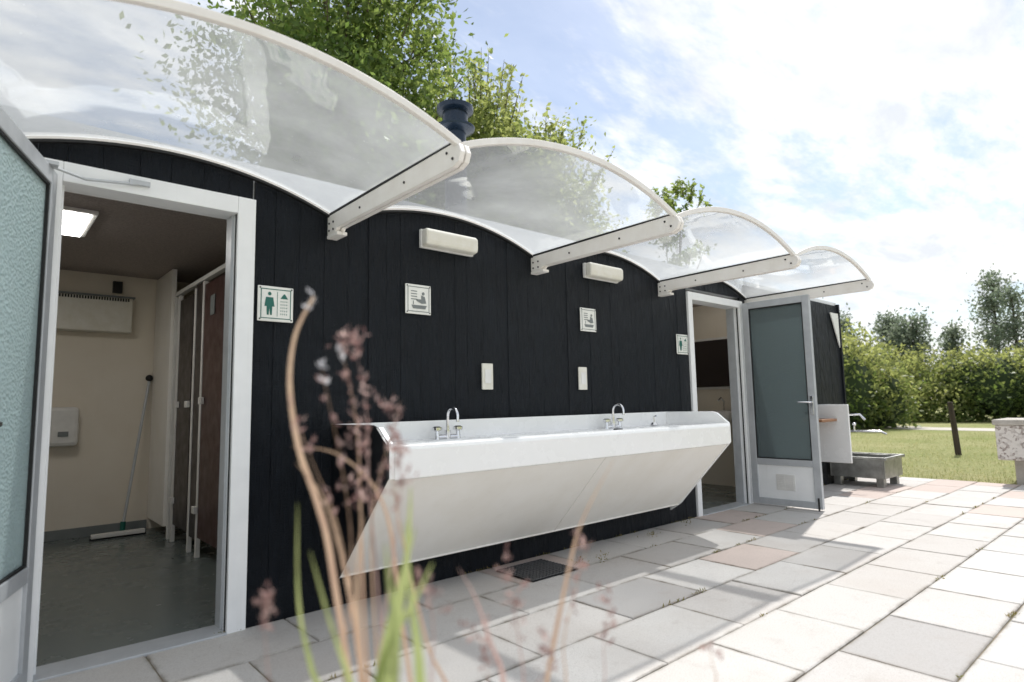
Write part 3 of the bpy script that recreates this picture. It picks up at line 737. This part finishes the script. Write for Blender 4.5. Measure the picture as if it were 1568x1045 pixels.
Q=blade([(600,rz),(600,1200),(580,900),(565,740),(560,620),(540,515)],.003,'stem',M_bp); head(Q,.66,.009,120)
Q=blade([(580,rz),(560,1200),(548,960),(520,800),(480,700),(440,600)],.003,'stem',M_bt,.78); head(Q,.62,.006,60)
Q=blade([(600,rz),(590,1200),(580,1000),(600,850),(612,740),(608,650)],.003,'stem',M_bp,.72); head(Q,.66,.010,110)
Q=blade([(560,rz),(540,1200),(530,1000),(540,860),(530,740),(492,560)],.003,'stem',M_bt,.74); head(Q,.8,.007,50); head(Q,.95,.006,20,HQ)
blade([(640,rz),(640,1200),(610,900),(585,760),(520,690),(448,676)],.006,'leaf',M_bt,.82)
blade([(610,rz),(600,1200),(560,1020),(535,880),(500,760),(455,700)],.009,'leaf',M_bt,.76)
blade([(620,rz),(600,1150),(604,960),(622,840),(628,740)],.015,'leaf',M_bg,.70)
blade([(600,rz),(575,1150),(585,1000),(612,880),(634,800)],.013,'leaf',M_bg,.62)
blade([(630,rz),(640,1150),(640,1000),(628,900),(618,790)],.012,'leaf',M_bg,.60)
blade([(560,rz),(530,1150),(484,1000),(462,900),(458,760)],.009,'leaf',M_bg,.70)
blade([(580,rz),(570,1150),(556,1000),(548,880),(556,780)],.010,'leaf',M_bt,.70)
blade([(560,rz),(555,1150),(545,1040),(505,920),(478,830)],.009,'leaf',M_bg,.64)
blade([(590,rz),(585,1150),(575,1045),(600,960),(640,890),(660,850)],.010,'leaf',M_bg,.62)
blade([(570,rz),(590,1150),(600,1045),(606,960),(596,880),(590,820)],.011,'leaf',M_bg,.58)
blade([(690,rz),(700,1150),(650,960),(612,800),(598,700)],.005,'leaf',M_bt,.80)
blade([(660,rz),(690,1250),(760,1045),(742,960),(722,900),(698,858)],.007,'leaf',M_bp,.76)
Q=blade([(700,rz),(760,1250),(790,1045),(785,960),(770,850)],.003,'stem',M_bp,.76); head(Q,.75,.009,90)
Q=blade([(720,rz),(800,1250),(850,1045),(852,960),(890,830)],.003,'stem',M_bt,.80); head(Q,.7,.008,60)
blade([(740,rz),(790,1250),(820,1045),(865,850),(890,780),(934,705)],.006,'leaf',M_bt,.80)
Q=blade([(760,rz),(850,1250),(905,1045),(910,970),(925,900)],.002,'stem',M_bp,.82); head(Q,.7,.012,60)
Q=blade([(560,rz),(500,1250),(430,1045),(415,960),(410,900)],.003,'stem',M_bp,.70); head(Q,.8,.008,90)
Q=blade([(600,rz),(640,1250),(655,1045),(660,930),(640,870)],.003,'stem',M_bp,.74); head(Q,.72,.010,70)
Q=blade([(800,rz),(980,1250),(1065,1045),(1066,1000),(1064,980)],.002,'stem',M_bt,.84); head(Q,.85,.010,30)
Q=blade([(700,rz),(700,1250),(735,1045),(738,1000),(720,950)],.002,'stem',M_bp,.76); head(Q,.75,.012,60)
Q=blade([(700,rz),(740,1250),(800,1045),(830,1000),(822,960)],.002,'stem',M_bp,.76); head(Q,.75,.012,50)
leaves_mesh('seed_heads',np.array(HP),.011,M_bp,GR,updir=(0,0,1.2),asp=.4)
leaves_mesh('pale_seed_heads',np.array(HQ),.010,M_pale,GR,updir=(0,0,1.2),asp=.4)
bx_=L2W(-.2,.85,0)
mb=MB(); mb.tube([(bx_[0],bx_[1],.025),(bx_[0],bx_[1],.05)],[.3,.2],20); mb.obj('root_soil',M_soil,GR)

# ------------------------------------------------------------------ world
sunv=Vector((1.34,.34,2.08)).normalized()
el=math.asin(sunv.z); az=math.atan2(sunv.x,sunv.y)
Wd=bpy.data.worlds.new('World'); S.world=Wd; Wd.use_nodes=True; nt=Wd.node_tree; nt.nodes.clear()
out=nt.nodes.new('ShaderNodeOutputWorld'); bg=nt.nodes.new('ShaderNodeBackground'); bg.inputs[1].default_value=.15
sky=nt.nodes.new('ShaderNodeTexSky'); sky.sky_type='NISHITA'; sky.sun_disc=False; sky.sun_elevation=el; sky.sun_rotation=az; sky.air_density=1.1; sky.dust_density=1.0; sky.ozone_density=1.5
tc=nt.nodes.new('ShaderNodeTexCoord'); sp=nt.nodes.new('ShaderNodeSeparateXYZ'); nt.links.new(tc.outputs['Generated'],sp.inputs[0])
def mth(*a): return mm(nt,*a)
zz=mth('ADD',mth('MAXIMUM',sp.outputs[2],0.0),.12)
cx=mth('DIVIDE',sp.outputs[0],zz); cy=mth('DIVIDE',sp.outputs[1],zz)
cb=nt.nodes.new('ShaderNodeCombineXYZ'); nt.links.new(cx,cb.inputs[0]); nt.links.new(cy,cb.inputs[1])
mp=nt.nodes.new('ShaderNodeMapping'); mp.inputs['Rotation'].default_value=(0,0,math.radians(-38)); mp.inputs['Scale'].default_value=(.55,1.25,1); nt.links.new(cb.outputs[0],mp.inputs[0])
def nz(sc,det,ro,dist=0):
    n=nt.nodes.new('ShaderNodeTexNoise'); n.inputs['Scale'].default_value=sc; n.inputs['Detail'].default_value=det; n.inputs['Roughness'].default_value=ro; n.inputs['Distortion'].default_value=dist; nt.links.new(mp.outputs[0],n.inputs['Vector']); return n.outputs['Fac']
n1=nz(1.5,9,.62,.35); n2=nz(7,8,.65); n3=nz(4,8,.6,.3)
fac=mth('ADD',n1,mth('MULTIPLY',mth('SUBTRACT',n2,.5),.6))
d0=Vector((math.cos(math.radians(36))*math.cos(math.radians(52)),math.cos(math.radians(36))*math.sin(math.radians(52)),math.sin(math.radians(36))))
dt=nt.nodes.new('ShaderNodeVectorMath'); dt.operation='DOT_PRODUCT'; nt.links.new(tc.outputs['Generated'],dt.inputs[0]); dt.inputs[1].default_value=d0
gap=nt.nodes.new('ShaderNodeMapRange'); gap.inputs[1].default_value=.93; gap.inputs[2].default_value=.995; nt.links.new(dt.outputs['Value'],gap.inputs[0])
fac=mth('SUBTRACT',fac,mth('MULTIPLY',gap.outputs[0],.12))
cl=nt.nodes.new('ShaderNodeMapRange'); cl.inputs[1].default_value=.33; cl.inputs[2].default_value=.60; cl.interpolation_type='SMOOTHSTEP'; nt.links.new(fac,cl.inputs[0])
cc=nt.nodes.new('ShaderNodeMix'); cc.data_type='RGBA'; cr=nt.nodes.new('ShaderNodeMapRange'); cr.inputs[1].default_value=.35; cr.inputs[2].default_value=.65; nt.links.new(n3,cr.inputs[0]); nt.links.new(cr.outputs[0],cc.inputs[0]); cc.inputs[6].default_value=(6.0,6.25,6.6,1); cc.inputs[7].default_value=(8.6,8.6,8.6,1)
mx=nt.nodes.new('ShaderNodeMix'); mx.data_type='RGBA'; nt.links.new(mth('MULTIPLY_ADD',cl.outputs[0],.78,.20),mx.inputs[0]); nt.links.new(sky.outputs[0],mx.inputs[6]); nt.links.new(cc.outputs[2],mx.inputs[7])
nt.links.new(mx.outputs[2],bg.inputs[0]); nt.links.new(bg.outputs[0],out.inputs[0])
sl=bpy.data.lights.new('sun','SUN'); sl.energy=4.5; sl.angle=math.radians(1.0); sl.color=(1,.975,.94)
so=bpy.data.objects.new('sun',sl); col.objects.link(so); so.rotation_euler=sunv.to_track_quat('Z','Y').to_euler()

# ------------------------------------------------------------------ camera
cd=bpy.data.cameras.new('camera'); co=bpy.data.objects.new('camera',cd); col.objects.link(co); S.camera=co
cd.sensor_width=36; cd.lens=930.6/1568*36; cd.clip_start=.05; cd.clip_end=1500
yaw,pitch,roll=math.radians(48.56),math.radians(5.97),math.radians(1.11)
fw=Vector((math.cos(yaw)*math.cos(pitch),math.sin(yaw)*math.cos(pitch),math.sin(pitch))); rt=Vector((math.sin(yaw),-math.cos(yaw),0)); up=rt.cross(fw)
c_,s_=math.cos(roll),math.sin(roll); r2=rt*c_-up*s_; u2=rt*s_+up*c_
M=Matrix((( r2.x,u2.x,-fw.x,0),(r2.y,u2.y,-fw.y,-3.087),(r2.z,u2.z,-fw.z,1.05),(0,0,0,1)))
co.matrix_world=M
cd.dof.use_dof=True; cd.dof.focus_distance=4.2; cd.dof.aperture_fstop=2.0
S.view_settings.view_transform='Standard'; S.view_settings.look='None'; S.view_settings.exposure=0
